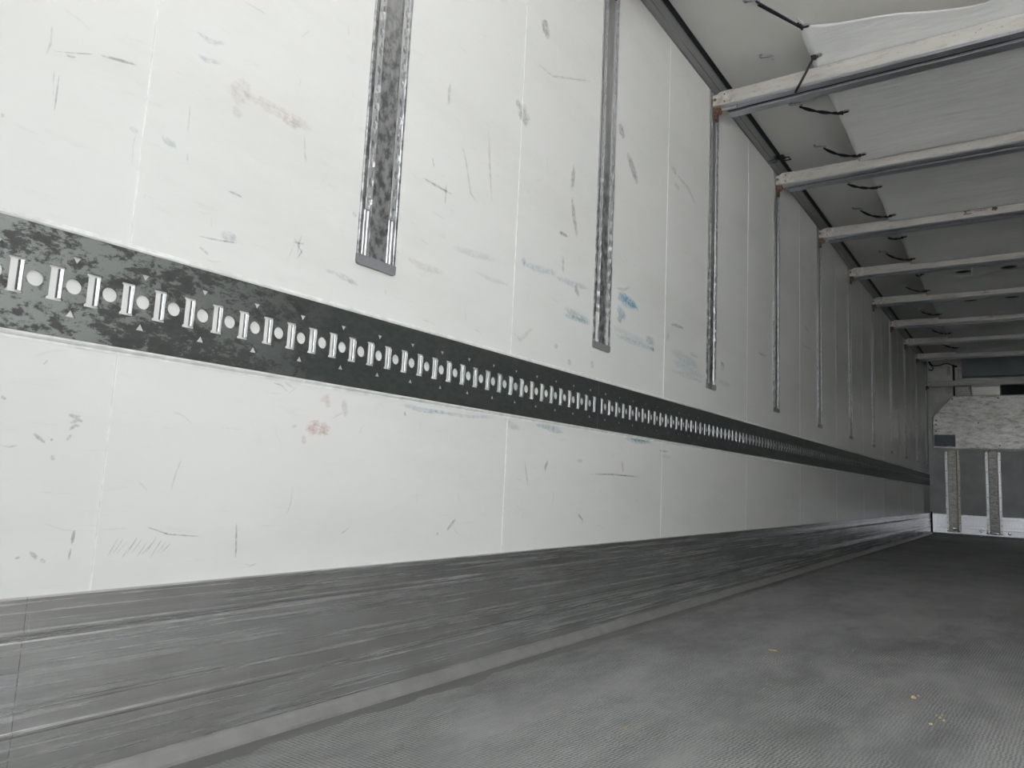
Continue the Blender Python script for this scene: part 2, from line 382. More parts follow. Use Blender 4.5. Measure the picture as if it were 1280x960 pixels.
def rail(y0, y1, first):
    """flat plate with slots, round holes and triangles right through it; far lip of every slot rolled back to the wall"""
    X1, X0 = .0052, .0026; Z0, Z1 = .6937, .8612
    mb = MB(); lips = MB()
    k0 = math.ceil((y0 - .4757) / PITCH - 1e-6) if first else round((y0 - .4757) / PITCH)
    k1 = min(math.floor((y1 - .0425 - .4757) / PITCH + 1e-6), round((y1 - .4757) / PITCH) - 1)
    ys = y0 if not first else .4757 + k0 * PITCH - .0143; ye = .4757 + (k1 + 1) * PITCH - .0143
    for a, b in ((y0, ys), (ye, y1)):
        if b - a > 1e-4: mb.box(X0, X1, a, b, Z0, Z1)
    for k in range(k0, k1 + 1):
        c = .4757 + k * PITCH; a, b = c - .0143, c + PITCH - .0143
        joint = (k == k0 and not first); a = y0 if joint else a
        outer = [(a, Z0), (b, Z0), (b, Z1), (a, Z1)]
        holes = [slot(c + .0293)] if joint else [circ(c, ZC, .0123), slot(c + .0293)]
        if (k - 1) % 2 == 0 and not joint:
            holes += [[(c - .0075, .8252), (c, .8135), (c + .0075, .8252)], [(c - .0075, .7275), (c + .0075, .7275), (c, .7405)]]
        v2, f2 = fill_cell(outer, holes)
        n = len(v2); off = len(mb.v)
        mb.v += [(X1, p, q) for p, q in v2]; mb.f += [tuple(i + off for i in q) for q in f2]
        for lp in holes:          # walls of the holes
            o2 = len(mb.v); m = len(lp); mb.v += [(X1, p, q) for p, q in lp] + [(X0 - .001, p, q) for p, q in lp]
            mb.f += [(o2 + i, o2 + (i + 1) % m, o2 + m + (i + 1) % m, o2 + m + i) for i in range(m)]
        o2 = len(mb.v); mb.v += [(X1, a, Z0), (X1, b, Z0), (X0, b, Z0), (X0, a, Z0), (X1, a, Z1), (X1, b, Z1), (X0, b, Z1), (X0, a, Z1)]
        mb.f += [(o2, o2 + 1, o2 + 2, o2 + 3), (o2 + 4, o2 + 5, o2 + 6, o2 + 7)]
        e = c + .0293 + .0105; prof = []
        for j in range(7):        # rolled lip, a quarter round curling back into the slot
            th = math.radians(90 * j / 6); prof.append((X1 - .0046 * (1 - math.cos(th)), e - .0082 * math.sin(th)))
        vv = [(x, y, z) for z in (.7492 + .0042, .8040 - .0042) for x, y in prof]
        lips.add(vv, [(j, j + 1, 8 + j, 7 + j) for j in range(6)])
    return mb, lips
joints = [REAR] + [.4757 + k * PITCH for k in (32, 72, 112, 152, 192)] + [LENGTH - .004]
rl = ['dark steel lashing rail with punched slots, nearest the camera and blotched with pale wear', 'dark punched lashing rail joined to the far end of the blotched nearest one',
      'dark punched lashing rail, third length along the white wall, under the fourth vertical track', 'dark punched lashing rail, fourth length along the wall, under the sixth vertical track',
      'dark punched lashing rail, fifth length along the wall, last but one before the bulkhead', 'dark punched lashing rail, farthest length, running into the bulkhead corner']
ends = [(joints[i], joints[i + 1] - (.0007 if i < 5 else 0)) for i in range(6)]
m_lip = m_bright('bare_rolled_slot_edge', (.85, .86, .87), .25)
m_lip_dark = m_bright('grey_rolled_slot_lip', (.52, .54, .55), .22)
for (a, b), lab in zip(ends, rl):
    t = thing('lashing_rail', lab, 'rail', (0, 0, 0), 'punched steel lashing rails along the wall')
    t.location = (0, a, .6937)
    pm, lm = rail(a, b, a < 0)
    np_ = len(pm.f); pm.add(lm.v, lm.f)
    pm.v = [(x, y - a, z - .6937) for x, y, z in pm.v]
    o = pm.build('perforated_plate', M['galv'], t)
    o.data.materials.append(m_lip); o.data.materials.append(m_lip_dark)
    for j, q in enumerate(o.data.polygons[np_:]): q.material_index = 1 if j % 6 < 2 else 2; q.use_smooth = True
    bm = bmesh.new(); bm.from_mesh(o.data); bmesh.ops.remove_doubles(bm, verts=bm.verts[:], dist=1e-5); bm.to_mesh(o.data); bm.free()

# ------------------------------------------------------------------ vertical slotted tracks
TZ0, TZ1 = .975, 2.466
def make_track():
    root = thing('wall_track', '', 'track', (0, TRACK_Y[0], TZ0), 'vertical slotted tracks on the white wall')
    H = TZ1 - TZ0
    prof = [(0.0003, -.061), (.0045, -.061), (.0055, -.0595), (.0055, -.0525), (.0042, -.0510), (.0042, -.0495), (.0012, -.049), (.0012, -.0285), (.0042, -.028), (.0055, -.027), (.0055, -.0255), (.0032, -.0245),
            (.0032, .0265), (.0055, .0275), (.0055, .029), (.0042, .030), (.0012, .0305), (.0012, .0510), (.0042, .0515), (.0042, .0525), (.0055, .054), (.0055, .0595), (.0045, .061), (.0003, .061)]
    MB().prism(prof, 'z', .020, H).build('track_profile', M['track'], root)
    for c in (-.0388, .0408):
        mb = MB(); n = int((H - .132) / .0465); z = .132
        hw = .0102
        for k in range(n):
            a = z + k * .0465; b = a + .0465; m = (a + b) / 2
            o = [(c - hw, a), (c + hw, a), (c + hw, b), (c - hw, b)]
            c_ = c; c = c + .003
            h = [(c - .0022, a + .0015), (c + .0022, a + .0015), (c + .0022, m - .011), (c + .0068, m - .007), (c + .0068, m + .005), (c + .0022, m + .010), (c + .0022, b - .0015),
                 (c - .0022, b - .0015), (c - .0022, m + .010), (c - .0068, m + .005), (c - .0068, m - .007), (c - .0022, m - .011)]
            c = c_
            v2, f2 = fill_cell(o, [h]); off = len(mb.v)
            mb.v += [(.0056, p, q) for p, q in v2]; mb.f += [tuple(i + off for i in q) for q in f2]
            o2 = len(mb.v); mm = len(h); mb.v += [(.0056, p, q) for p, q in h] + [(.0012, p, q) for p, q in h]
            mb.f += [(o2 + i, o2 + (i + 1) % mm, o2 + mm + (i + 1) % mm, o2 + mm + i) for i in range(mm)]
        hr = lambda cy, r, x0, n=8: [(x0 + r * .75 * math.sin(math.pi * q / n), cy - r * math.cos(math.pi * q / n)) for q in range(n + 1)]
        rg = MB()
        prof_ = []; lv = []
        for k in range(n):
            a = z + k * .0465
            for dz, rr in ((.0, .0006), (.004, .0006), (.006, .0019), (.024, .0019), (.026, .0006)): lv.append((a + dz, rr))
        vv_ = [(x, y, zz) for zz, rr in lv for x, y in hr(c - .0075, rr, .0056)]; m9 = 9
        rg.add(vv_, [(q * m9 + e, q * m9 + e + 1, (q + 1) * m9 + e + 1, (q + 1) * m9 + e) for q in range(len(lv) - 1) for e in range(8)])
        rg.build('glint_ridge', M['bright'], root)  # added rounded ridge, swelling in dashes to catch dotted glints
        mb.build('slotted_strip', M['track_strip'], root)
        MB().prism(hr(c - .0052, .0050, .0013, 12)[:-1] + hr(c + .0052, .0050, .0013, 12), 'z', .0225, .131).build('end_insert', M['bright'], root)
    bm = MB(); r = .006
    cap = [(-.062, .0235), (-.062, r), (-.0602, .0018), (-.056, 0), (.056, 0), (.0602, .0018), (.062, r), (.062, .0235)]
    bm.prism([(y, z) for y, z in cap], 'x', .0003, .0075)
    bm.build('end_cap', M['cap'], root)
    return root
M['track_strip'] = m_bright('slotted_track_strip', (.86, .86, .88), .3)
tl = ['wide vertical slotted aluminium track with dark smudges, nearest the camera on the white wall',
      'vertical slotted track with dark lower end, second from the camera on the white wall',
      'vertical slotted track under the wall end of the nearest roof beam in view', 'vertical slotted track under the wall end of the second roof beam in view',
      'thin vertical slotted track under the wall end of the third roof beam', 'thin vertical slotted track under the wall end of the fourth roof beam', 'thin vertical slotted track under the wall end of the fifth roof beam',
      'dim thin vertical track under the wall end of the sixth roof beam', 'dim thin vertical track under the wall end of the seventh roof beam', 'dim thin vertical track, second from the bulkhead corner', 'farthest dim vertical track, tight against the bulkhead corner']
tr0 = make_track()
for i, y in enumerate(TRACK_Y):
    o = tr0 if i == 0 else dup(tr0, (0, y, TZ0)); o['label'] = tl[i]

# ------------------------------------------------------------------ decking beams under the roof
def make_beam():
    """origin: wall plane, beam front face, underside"""
    root = thing('decking_beam', '', 'beam', (0, 0, 0), 'aluminium decking beams under the roof'); L = WIDTH
    P = [(0, .003), (0, .0675), (.003, .0705), (.144, .0705), (.147, .0675), (.147, .003), (.144, .0005), (.094, .0005), (.0915, .003), (.0915, .014), (.0635, .014), (.0635, .003), (.061, .0005),
         (.018, .0005), (.0165, .003), (.0145, .003), (.013, .0005), (.009, .0005), (.0075, .0025), (.0055, .0025), (.004, .0005), (.002, .0005)]
    MB().prism(P, 'x', .058, L - .058).build('beam_profile', M['beam_alu'], root)
    MB().box(.110, L - .110, -.0012, -.0001, .004, .0665, .0005).build('front_face', M['beam_face'], root)
    MB().box(.058, L - .058, .066, .089, .010, .0139).build('slot_black_strip', M['black'], root)  # black strip laid inside the underside slot
    for side in (0, 1):
        fx = (lambda x: x) if side == 0 else (lambda x: L - x)
        mb = MB()
        pr = [(fx(x), z) for x, z in ((.034, .062), (.034, .004), (.058, .001), (.122, .001), (.122, .070), (.062, .0722), (.046, .070))]
        mb.prism(pr, 'y', -.005, -.0012)
        mb.prism([(fx(x), z) for x, z in ((.012, .060), (.012, .006), (.036, .004), (.057, .003), (.057, .069), (.036, .062))], 'y', -.004, .118)
        c = mb.build('end_bracket', M['casting'], root)
        sc = MB()
        for (x, z, r) in ((.022, .036, .0075), (.070, .054, .004), (.070, .016, .004)):
            sc.tube([(fx(x), -.0075, z), (fx(x), -.0035, z)], r, 12)
        sc.build('bracket_bolts', M['rust'], c)
        hk = MB(); hk.box(min(fx(.0075), fx(.040)), max(fx(.0075), fx(.040)), .018, .050, -.020, .010, .004); hk.box(min(fx(.0075), fx(.020)), max(fx(.0075), fx(.020)), .022, .062, -.052, -.014, .004)
        hk.tube([(fx(.015), .020, -.030), (fx(.038), .010, -.034), (fx(.052), .012, -.020)], .006, 8)
        hk.build('locking_hook', M['rust'], root)
        MB().tube([(fx(.046), .030, -.004), (fx(.122), .030, -.004)], .0085, 12).build('lock_sleeve', M['zinc'], root, smooth=False)
    return root
BZ = 2.3738
bl = ['decking beam end hooked into the second wall track, only its rusty hook showing at the top edge', 'nearest full decking beam across the roof with cream face and deep grooved underside',
      'second decking beam in view, cream face, dark dot on its end bracket', 'third decking beam in view, cream face with brown blotches and a dark stain',
      'fourth decking beam in view, plain pale face, in front of the first pair of air holes', 'fifth decking beam in view with a faint sticker, between the two pairs of air holes', 'sixth decking beam in view with a small sticker, right behind the second pair of air holes',
      'seventh decking beam in view, thin pale bar with no sticker, where the cloth grows dark', 'eighth decking beam in view, last one level with the cloth roof duct',
      'farthest decking beam, hung lower than the rest in front of the bulkhead']
beams = []
b0 = make_beam()
for i, y in enumerate(TRACK_Y[1:]):
    loc = (0, y - .045, BZ if i < 9 else BZ - .229)
    o = b0 if i == 0 else dup(b0, loc)
    o.location = loc; o['label'] = bl[i]; beams.append(o)
# stickers and stains on the faces of three beams
def on_beam(i, name, rects, mat):
    mb = MB()
    for x0, x1, z0, z1 in rects: mb.box(x0, x1, -.0018, -.0011, z0, z1)
    return mb.build(name, mat, beams[i])
def dashes(x0, x1, z, h, n, seed):
    R = random.Random(seed); out = []; w = (x1 - x0) / n
    for k in range(n): out.append((x0 + k * w, x0 + k * w + w * R.uniform(.45, .85), z - h * R.uniform(.3, .5), z + h * R.uniform(.3, .5)))
    return out
on_beam(3, 'sticker', [(.930, .965, .045, .056), (.928, .972, .024, .031), (.934, .946, .034, .045)] + dashes(.99, 1.065, .040, .010, 9, 3), M['ink'])
st = MB()
R = random.Random(5)
for k in range(22):
    a = R.uniform(0, 6.28); rr = R.uniform(0, 1); x = 1.105 + math.cos(a) * rr * .020; z = .040 + math.sin(a) * rr * .016
    st.prism([(x + .007 * R.uniform(.5, 1.2) * math.cos(j), z + .007 * R.uniform(.5, 1.2) * math.sin(j)) for j in (0, 1.05, 2.1, 3.15, 4.2, 5.2)], 'y', -.0016 - k * .00002, -.0011)
st.build('stain', M['stain'], beams[3])
on_beam(5, 'sticker', [(.945, .975, .048, .053), (.945, .951, .028, .048), (.945, .975, .024, .029)] + dashes(.99, 1.05, .046, .007, 6, 4), M['ink_grey'])
on_beam(6, 'sticker', [(.937, .970, .052, .057), (.948, .958, .034, .052), (.937, .975, .028, .033)] + dashes(.985, 1.06, .048, .007, 7, 6), M['ink_grey'])

# ------------------------------------------------------------------ tarpaulin air duct resting on the beams
BF = [y - .045 for y in TRACK_Y[2:10]]              # front faces of the beams that carry it
def duct_z(x, y):
    top = BZ + .0725
    for k, f in enumerate(BF):
        if f - .004 <= y <= f + .150: return top
    if y < BF[0]:
        t = (BF[0] - y); return top + .20 * t + .004 * math.sin(x * 9 + y * 14) * min(1, t * 6)
    nxt = [f for f in BF if f > y]
    if not nxt: return top - .02 * (y - BF[-1] - .147) / .2
    f1 = nxt[0]; d0 = y - (f1 - 1.11 + .147); d1 = f1 - y
    z = top + .004 * min(1, d0 / .15)
    z -= .040 * max(0, 1 - d1 / .42) ** 1.3 if d1 > .03 else .040 * (1 - .03 / .42) ** 1.3 * (d1 / .03)
    w = min(1, d0 / .1, d1 / .1)
    return z + w * (noise.noise(Vector((x * 2.2, y * 5.0, 1.7))) * .006 + .003 * math.sin(x * 6 + y * 23) * noise.noise(Vector((x, y, 9))))
def front_y(x):
    T_ = [(.487, 3.05), (.495, 3.08), (.52, 3.0906), (.582, 3.108), (.64, 3.127), (.746, 3.152), (.85, 3.174), (.96, 3.206), (1.056, 3.231), (1.137, 3.245), (1.177, 3.242), (1.23, 3.232), (1.30, 3.236), (1.6, 3.25), (2.1, 3.24)]
    for (a, p), (b, q) in zip(T_, T_[1:]):
        if x <= b: return p + (q - p) * (x - a) / (b - a)
    return T_[-1][1]
xs = [.487 + (2.0 - .487) * i / 54 for i in range(55)]
ysp = [None] * 14
yy = BF[0] + .0; rest = []
for k, f in enumerate(BF):
    rest += [f - .0, f + .05, f + .1, f + .15]
    if k < 7:
        g = BF[k + 1]; a = f + .15; n = 40
        rest += [a + (g - .03 - a) * j / n for j in range(1, n + 1)] + [g - .02, g - .01, g - .004]
rest += [BF[-1] + .17, BF[-1] + .20]
vv = []; rows = 14 + len(rest)
for r in range(rows):
    for x in xs:
        if r < 14: y = front_y(x) + (BF[0] - .004 - front_y(x)) * r / 14
        else: y = rest[r - 14]
        wob = .006 * noise.noise(Vector((y * 3, 4, 0))) * max(0, 1 - (x - .487) / .2)
        pk = .05 * max(0, 1 - (x - .487) / .03) * max(0, 1 - r / 5) if r < 5 else 0
        vv.append((x + wob, y, duct_z(x, y) + pk * .3))
nx = len(xs); ff = []
for r in range(rows - 1):
    for i in range(nx - 1): ff.append((r * nx + i, r * nx + i + 1, (r + 1) * nx + i + 1, (r + 1) * nx + i))
duct = MB().add(vv, ff).build('roof_air_duct', M['cloth'], smooth=True)
for hx, hy in AIR_HOLES:     # black disc behind each air outlet, standing in for the shade inside
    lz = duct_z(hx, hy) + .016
    MB().prism([(hx + .075 * math.cos(j * math.pi / 12), hy + .075 * math.sin(j * math.pi / 12)) for j in range(24)], 'z', lz, lz + .002).build('outlet_shade', M['black'], duct)
sd = duct.modifiers.new('thickness', 'SOLIDIFY'); sd.thickness = .0015; sd.offset = 1
tag(duct, 'long white tarpaulin air duct lying on the beams under the ceiling', 'tarpaulin')

# ------------------------------------------------------------------ ceiling hooks, bungee cords, eyelets, ring
def hook(x, y, lab):
    root = tag(MB().tube([(x - .052, y - .002, HEIGHT - .0115), (x - .02, y, HEIGHT - .014), (x, y + .003, HEIGHT - .015), (x + .008, y + .006, HEIGHT - .021), (x + .007, y + .007, HEIGHT - .030), (x + .001, y + .007, HEIGHT - .034)], .0055, 8).build('ceiling_hook', M['zinc'], smooth=True), lab, 'hook', 'wire hooks screwed to the ceiling')
    b = MB(); b.tube([(x - .052, y - .002, HEIGHT), (x - .052, y - .002, HEIGHT - .008)], .008, 10); b.tube([(x - .052, y - .002, HEIGHT - .006), (x - .052, y - .002, HEIGHT - .013)], .0035, 8)
    b.build('screw_base', M['zinc'], root)
    return root
def eyelet(x, y, z):
    n = 14; pts = [(x + .012 * math.cos(2 * math.pi * k / n), y + .012 * math.sin(2 * math.pi * k / n), z - .0025) for k in range(n)]
    o = MB().tube(pts, .0035, 6, True).build('eyelet', M['zinc'], duct, smooth=True)
def cord(a, b, lab, sag=.02, twist=True, r=.0048, knot=True):
    a = Vector(a); b = Vector(b); root = thing('bungee_cord', lab, 'cord', a, 'black bungee cords of the roof duct')
    for s in (0, 1):
        pts = []
        for k in range(15):
            t = k / 14; p = a.lerp(b, t) + Vector((0, 0, -sag * 4 * t * (1 - t)))
            ph = t * 9 + s * math.pi if twist else s * math.pi
            am = .0045 if twist else .011 * (1 - t) + .003
            p += Vector((0, math.cos(ph) * am, math.sin(ph) * am))
            pts.append(p - a)
        MB().tube(pts, r, 8).build('strand', M['cord'], root, smooth=True)
    if knot:
        d = b - a; m = MB()
        for k in range(3):
            q = d * (1 - .012 * k / max(.05, d.length) * 1.0) + Vector((0, 0, 0)); n = 10
            m.tube([q + Vector((.004 * math.sin(k), .0065 * math.cos(2 * math.pi * j / n), .0065 * math.sin(2 * math.pi * j / n))) for j in range(n)], .005, 6, True)
        m.tube([d, d + Vector((.014, .004, .002)), d + Vector((.026, .010, .006))], .005, 6)
        m.build('knot', M['cord'], root, smooth=True)
    return root
DZ = duct_z
ords = ['first', 'second', 'third', 'fourth', 'fifth', 'sixth', 'seventh']
hk = [(.350, 2.934, 'hook at the top edge of the picture holding the taut double cord'), (.286, 3.384, 'bare empty hook on the ceiling in front of the nearest full beam'),
      (.286, 3.915, 'hook just behind the nearest full beam holding a twisted cord'), (.284, 4.489, 'hook in front of the second beam holding a slack cord'),
      (.300, 5.117, 'hook just behind the second beam holding a short cord'), (.286, 5.659, 'hook in front of the third beam holding a slack cord'),
      (.362, 6.379, 'hook just behind the third beam, mostly hidden by it'), (.288, 6.811, 'hook in front of the fourth beam holding a slack cord'),
      (.424, 7.585, 'hook just behind the fourth beam, tight by the cloth edge'), (.288, 7.992, 'hook in front of the fifth beam holding a slack cord'),
      (.291, 9.111, 'hook in front of the sixth beam holding a dim cord'), (.300, 10.231, 'hook in front of the seventh beam holding a dim cord'), (.293, 11.05, 'hook in front of the eighth beam holding a dim cord')]
for x, y, lab in hk: hook(x, y, 'small wire ' + lab)
HZ = HEIGHT - .033
cords = [((.350, 2.934, HZ), (.497, 3.085, None), 'taut double black bungee from ceiling hook to the front corner of the white duct', .0, False),
         ((.286, 3.915, HZ), (.511, 3.845, None), 'twisted black bungee just behind the nearest full beam', .012, True),
         ((.284, 4.489, HZ), (.5075, 4.345, None), 'slack black bungee in front of the second beam', .02, True),
         ((.300, 5.117, HZ), (.501, 4.945, None), 'black bungee just behind the second beam', .012, True),
         ((.286, 5.659, HZ), (.512, 5.445, None), 'slack black bungee in front of the third beam', .025, True),
         ((.362, 6.379, HZ), (.508, 6.02, None), 'short black bungee just behind the third beam', .01, True),
         ((.288, 6.811, HZ), (.503, 6.56, None), 'slack black bungee in front of the fourth beam', .02, True),
         ((.424, 7.585, HZ), (.508, 7.15, None), 'very short black bungee just behind the fourth beam', .01, True),
         ((.288, 7.992, HZ), (.500, 7.66, None), 'slack black bungee in front of the fifth beam', .02, True),
         ((.291, 9.111, HZ), (.500, 8.74, None), 'dim black bungee in front of the sixth beam', .02, True),
         ((.300, 10.231, HZ), (.512, 9.83, None), 'dim black bungee in front of the seventh beam', .02, True),
         ((.293, 11.05, HZ), (.508, 10.88, None), 'dim black bungee in front of the eighth beam, farthest one', .02, True)]
for a, b, lab, sag, tw in cords:
    z = DZ(b[0] + .012, b[1]); eyelet(b[0] + .018, b[1] + .002, z)
    cord(a, (b[0], b[1], z - .008), lab, sag, tw)
ez = DZ(.52, 3.28); eyelet(.522, 3.282, ez)
# a loose cord hanging from the second eyelet in front of the nearest full beam
root = thing('bungee_cord', 'black bungee hanging loose from the white duct in front of the nearest full beam', 'cord', (.504, 3.28, ez - .008), 'black bungee cords of the roof duct')
o0 = Vector((.504, 3.28, ez - .008))
MB().tube([Vector((.520, 3.283, ez - .006)) - o0, Vector((.498, 3.281, ez - .010)) - o0, Vector((.488, 3.29, ez - .022)) - o0, Vector((.45, 3.305, ez - .075)) - o0, Vector((.410, 3.32, 2.328)) - o0], .0055, 8).build('strand', M['cord'], root, smooth=True)
kn = MB()
for k in range(3): kn.tube([Vector((-.010 + .007 * k + .002 * math.cos(j), .009 * math.cos(j * .628), .009 * math.sin(j * .628))) for j in range(10)], .0045, 6, True)
kn.build('knot', M['cord'], root, smooth=True)
# small square ring bracket by the cornice
rb = thing('ring_bracket', 'small black square ring bracket on the ceiling edge above the wall', 'bracket', (.028, 4.555, HEIGHT))
mb = MB(); mb.box(-.006, .010, -.03, .03, -.006, 0, .001); mb.build('base_plate', M['black'], rb)
MB().tube([(.004, -.022, -.006), (.004, -.022, -.020), (.040, -.020, -.022), (.042, .020, -.022), (.004, .022, -.020), (.004, .022, -.006)], .004, 8).build('ring', M['black'], rb)

# ------------------------------------------------------------------ front bulkhead
BY = LENGTH
struct(MB().prism([(BY - p, z) for p, z in ((0, .296), (.008, .296), (.010, .293), (.010, .252), (.0085, .250), (.010, .248), (.010, .142), (.008, .140), (.010, .137), (.012, .106), (.014, .103), (.012, .100), (.012, .024), (.028, .016), (.034, .002), (0, .002))], 'x', .030, WIDTH - .030).build('baseboard_back', M['bkick']))
struct(MB().box(.0105, .029, BY - .020, BY - .0005, .0005, .32, .003).build('trim_6', M['dark']))  # dark strip coloured for the shade in the corner gap
cb = MB(); cb.box(.018, .445, BY - .006, BY - .0003, 1.72, HEIGHT - .004); up = cb.build('upper_panel', M['bulk_light'], wall_back)
MB().box(.105, .160, BY - .0085, BY - .0060, 1.93, 2.17).build('grey_strip', M['bulk'], wall_back)
for k in range(2):
    MB().box(.265, .305, BY - .016, BY - .0060, (2.34, 2.06)[k], (2.47, 2.20)[k], .003).build('hinge', M['zinc'], wall_back)
def dome_screw(mb, x, y, z, r=.006):
    mb.prism([(x + r * math.cos(j * .7854), z + r * math.sin(j * .7854)) for j in range(8)], 'y', y, y - .003)
    mb.prism([(x + r * .6 * math.cos(j * .7854), z + r * .6 * math.sin(j * .7854)) for j in range(8)], 'y', y - .003, y - .0042)
# plate
plate = thing('bulkhead_plate', 'big weathered white plate with cut-off corners across the upper bulkhead', 'plate', (WIDTH / 2, BY - .05, 1.22))
hw = WIDTH / 2 - .066; c = .262
def plate_outline(e=0.0): return [(-hw + e, 1.252), (-hw + e, 1.708), (-hw + c + e * .4, 2.016 - e), (hw - c - e * .4, 2.016 - e), (hw - e, 1.708), (hw - e, 1.252)]
MB().prism([(x, z - 1.22) for x, z in plate_outline()], 'y', -.004, .030).build('plate_sheet', M['plate'], plate)
lp = MB(); lp.prism([(-hw, .006), (-hw, .030), (hw, .030), (hw, .006)], 'y', -.008, .028); lp.build('lower_rim', M['casting'], plate)
em = MB()
ol = plate_outline()
for (p, q) in zip(ol, ol[1:]): em.tube([(p[0], -.004, p[1] - 1.22), (q[0], -.004, q[1] - 1.22)], .005, 6)
em.build('edge_rim', M['zinc'], plate)
MB().box(-1.161, -.889, -.0065, -.0042, .055, .228).build('patch', M['patch'], plate)
for (x, z) in ((-hw + .040, 1.50), (-hw + .040, 1.60), (-hw + .045, 1.66), (-.915, 1.975), (-.35, 1.975), (-.35, 1.30), (-.60, 1.62)):
    sb = MB(); dome_screw(sb, x, -.004, z - 1.22, .010); sb.build('bolt', M['dark'], plate)
# hat channels
def channel(x0, lab, web, stain):
    t = thing('bulkhead_channel', lab, 'channel', (x0 + .0935, BY - .012, .043), 'upright channels below the bulkhead plate')
    for s, nm in ((-1, 'left'), (1, 'right')):
        a, b = (-.0935, -.058) if s < 0 else (.058, .0935)
        fl = MB().box(a, b, -.008, 0, .004, 1.155, .0015).build('flange', M['flange_white'] if not (stain and s > 0) else M['flange_stained'], t)
        for z in (.05, .13, .21, .33, .52, .70, .88, 1.05, 1.12):
            sb = MB(); dome_screw(sb, (a + b) / 2 + .003 * s, -.008, z, .0055); sb.build('screw', M['dark'], fl)
    MB().prism([(-.058, 0), (-.054, -.030), (-.050, -.034), (.050, -.034), (.054, -.030), (.058, 0)], 'z', 0, 1.174).build('web', web, t)
    return t
M['flange_stained'] = m_channel('yellowed_flange', (.56, .44, .28), (.82, .79, .72), .1)
M['flange_white'] = plain('white_metal_flange', (.90, .90, .91), .30, .45)
c1 = channel(.205, 'upright pale channel under the bulkhead plate, next to the left corner', M['web_pale'], True)
c2 = channel(.704, 'upright black-blotched channel under the bulkhead plate, second from the left corner', M['web_dark'], False)
M['polished'] = m_bright('polished_dimple', (.96, .96, .97), .14)
# flattened polished blobs at the foot of the bulkhead, shaped to glint
def blob(name, parent, x, y, z, rx, rz, seed):
    bm = bmesh.new(); bmesh.ops.create_icosphere(bm, subdivisions=2, radius=1); R = random.Random(seed)
    for q in bm.verts:
        k = 1 + .35 * noise.noise(q.co * 1.7 + Vector((seed, 0, 0))); q.co = Vector((x + q.co.x * rx * k, y + q.co.y * .004, z + q.co.z * rz * k))
    return MB().frombm(bm).build(name, M['polished'], parent, smooth=True)
bb = bpy.data.objects['baseboard_back']
blob('glint_blob', c1, .010, -.036, .050, .038, .026, 1); blob('glint_blob', c1, -.074, -.010, .012, .014, .012, 2); blob('glint_blob', c1, .076, -.010, .014, .014, .012, 3)
blob('glint_blob', c2, .005, -.036, .018, .052, .016, 4); blob('glint_blob', c2, -.076, -.010, .016, .026, .016, 5); blob('glint_blob', c2, .076, -.010, .012, .016, .010, 6)
blob('glint_blob', bb, .630, BY - .0125, .080, .017, .022, 7); blob('glint_blob', bb, .965, BY - .0125, .070, .020, .022, 8)
# housing above the plate
ev = thing('air_unit_housing', 'dark blue-green air unit housing hanging above the bulkhead plate', 'housing', (WIDTH / 2, BY - .1, 2.27))
MB().prism([(-.10, .015), (-.10, .05), (-.085, .323), (.09, .323), (.09, .015)], 'x', -.775, .775).build('front_cloth', M['evap'], ev)
MB().box(-.84, -.776, .060, .094, .0, .323, .003).build('end_panel', M['casting'], ev)
ub = MB(); ub.box(-.672, -.32, .045, .096, -.250, -.105, .004); ub.build('shiny_box', M['panel_shiny'], ev)
MB().box(-.868, -.690, .075, .096, -.250, -.02, .003).build('cream_box', M['casting'], ev)
MB().box(-.310, .878, .080, .096, -.250, -.02, .003).build('dark_opening', M['dark'], ev)  # solid dark slab; its colour stands in for the opening's shade
bp = thing('cable_post', 'black upright post with a short arm beside the air unit housing', 'post', (.350, BY - .03, 2.02))
MB().box(-.014, .014, -.012, .012, 0, .47, .003).build('upright', M['black'], bp)
MB().box(.0145, .048, -.010, .010, .430, .455, .003).build('arm', M['black'], bp)
cb = MB()
pts = [(.028, 2.440), (.040, 2.425), (.062, 2.418), (.080, 2.435), (.082, 2.465), (.064, 2.487), (.040, 2.52), (.030, 2.55), (.045, 2.545), (.07, 2.500), (.11, 2.487), (.17, 2.492), (.22, 2.508), (.27, 2.512), (.31, 2.498), (.335, 2.475)]
def smooth_pts(p, n=4):
    out = []
    for i in range(len(p) - 1):
        a, b, c, d = p[max(i - 1, 0)], p[i], p[i + 1], p[min(i + 2, len(p) - 1)]
        for k in range(n):
            t = k / n
            out.append(tuple(.5 * (2 * b[j] + (c[j] - a[j]) * t + (2 * a[j] - 5 * b[j] + 4 * c[j] - d[j]) * t * t + (3 * b[j] - a[j] - 3 * c[j] + d[j]) * t ** 3) for j in range(2)))
    return out + [p[-1]]
sp = smooth_pts(pts)
tag(cb.tube([(x, BY - .016, z) for x, z in sp], .0075, 8).build('power_cable', M['cord'], smooth=True), 'black cable looping from the corner to the post on the upper bulkhead', 'cable')

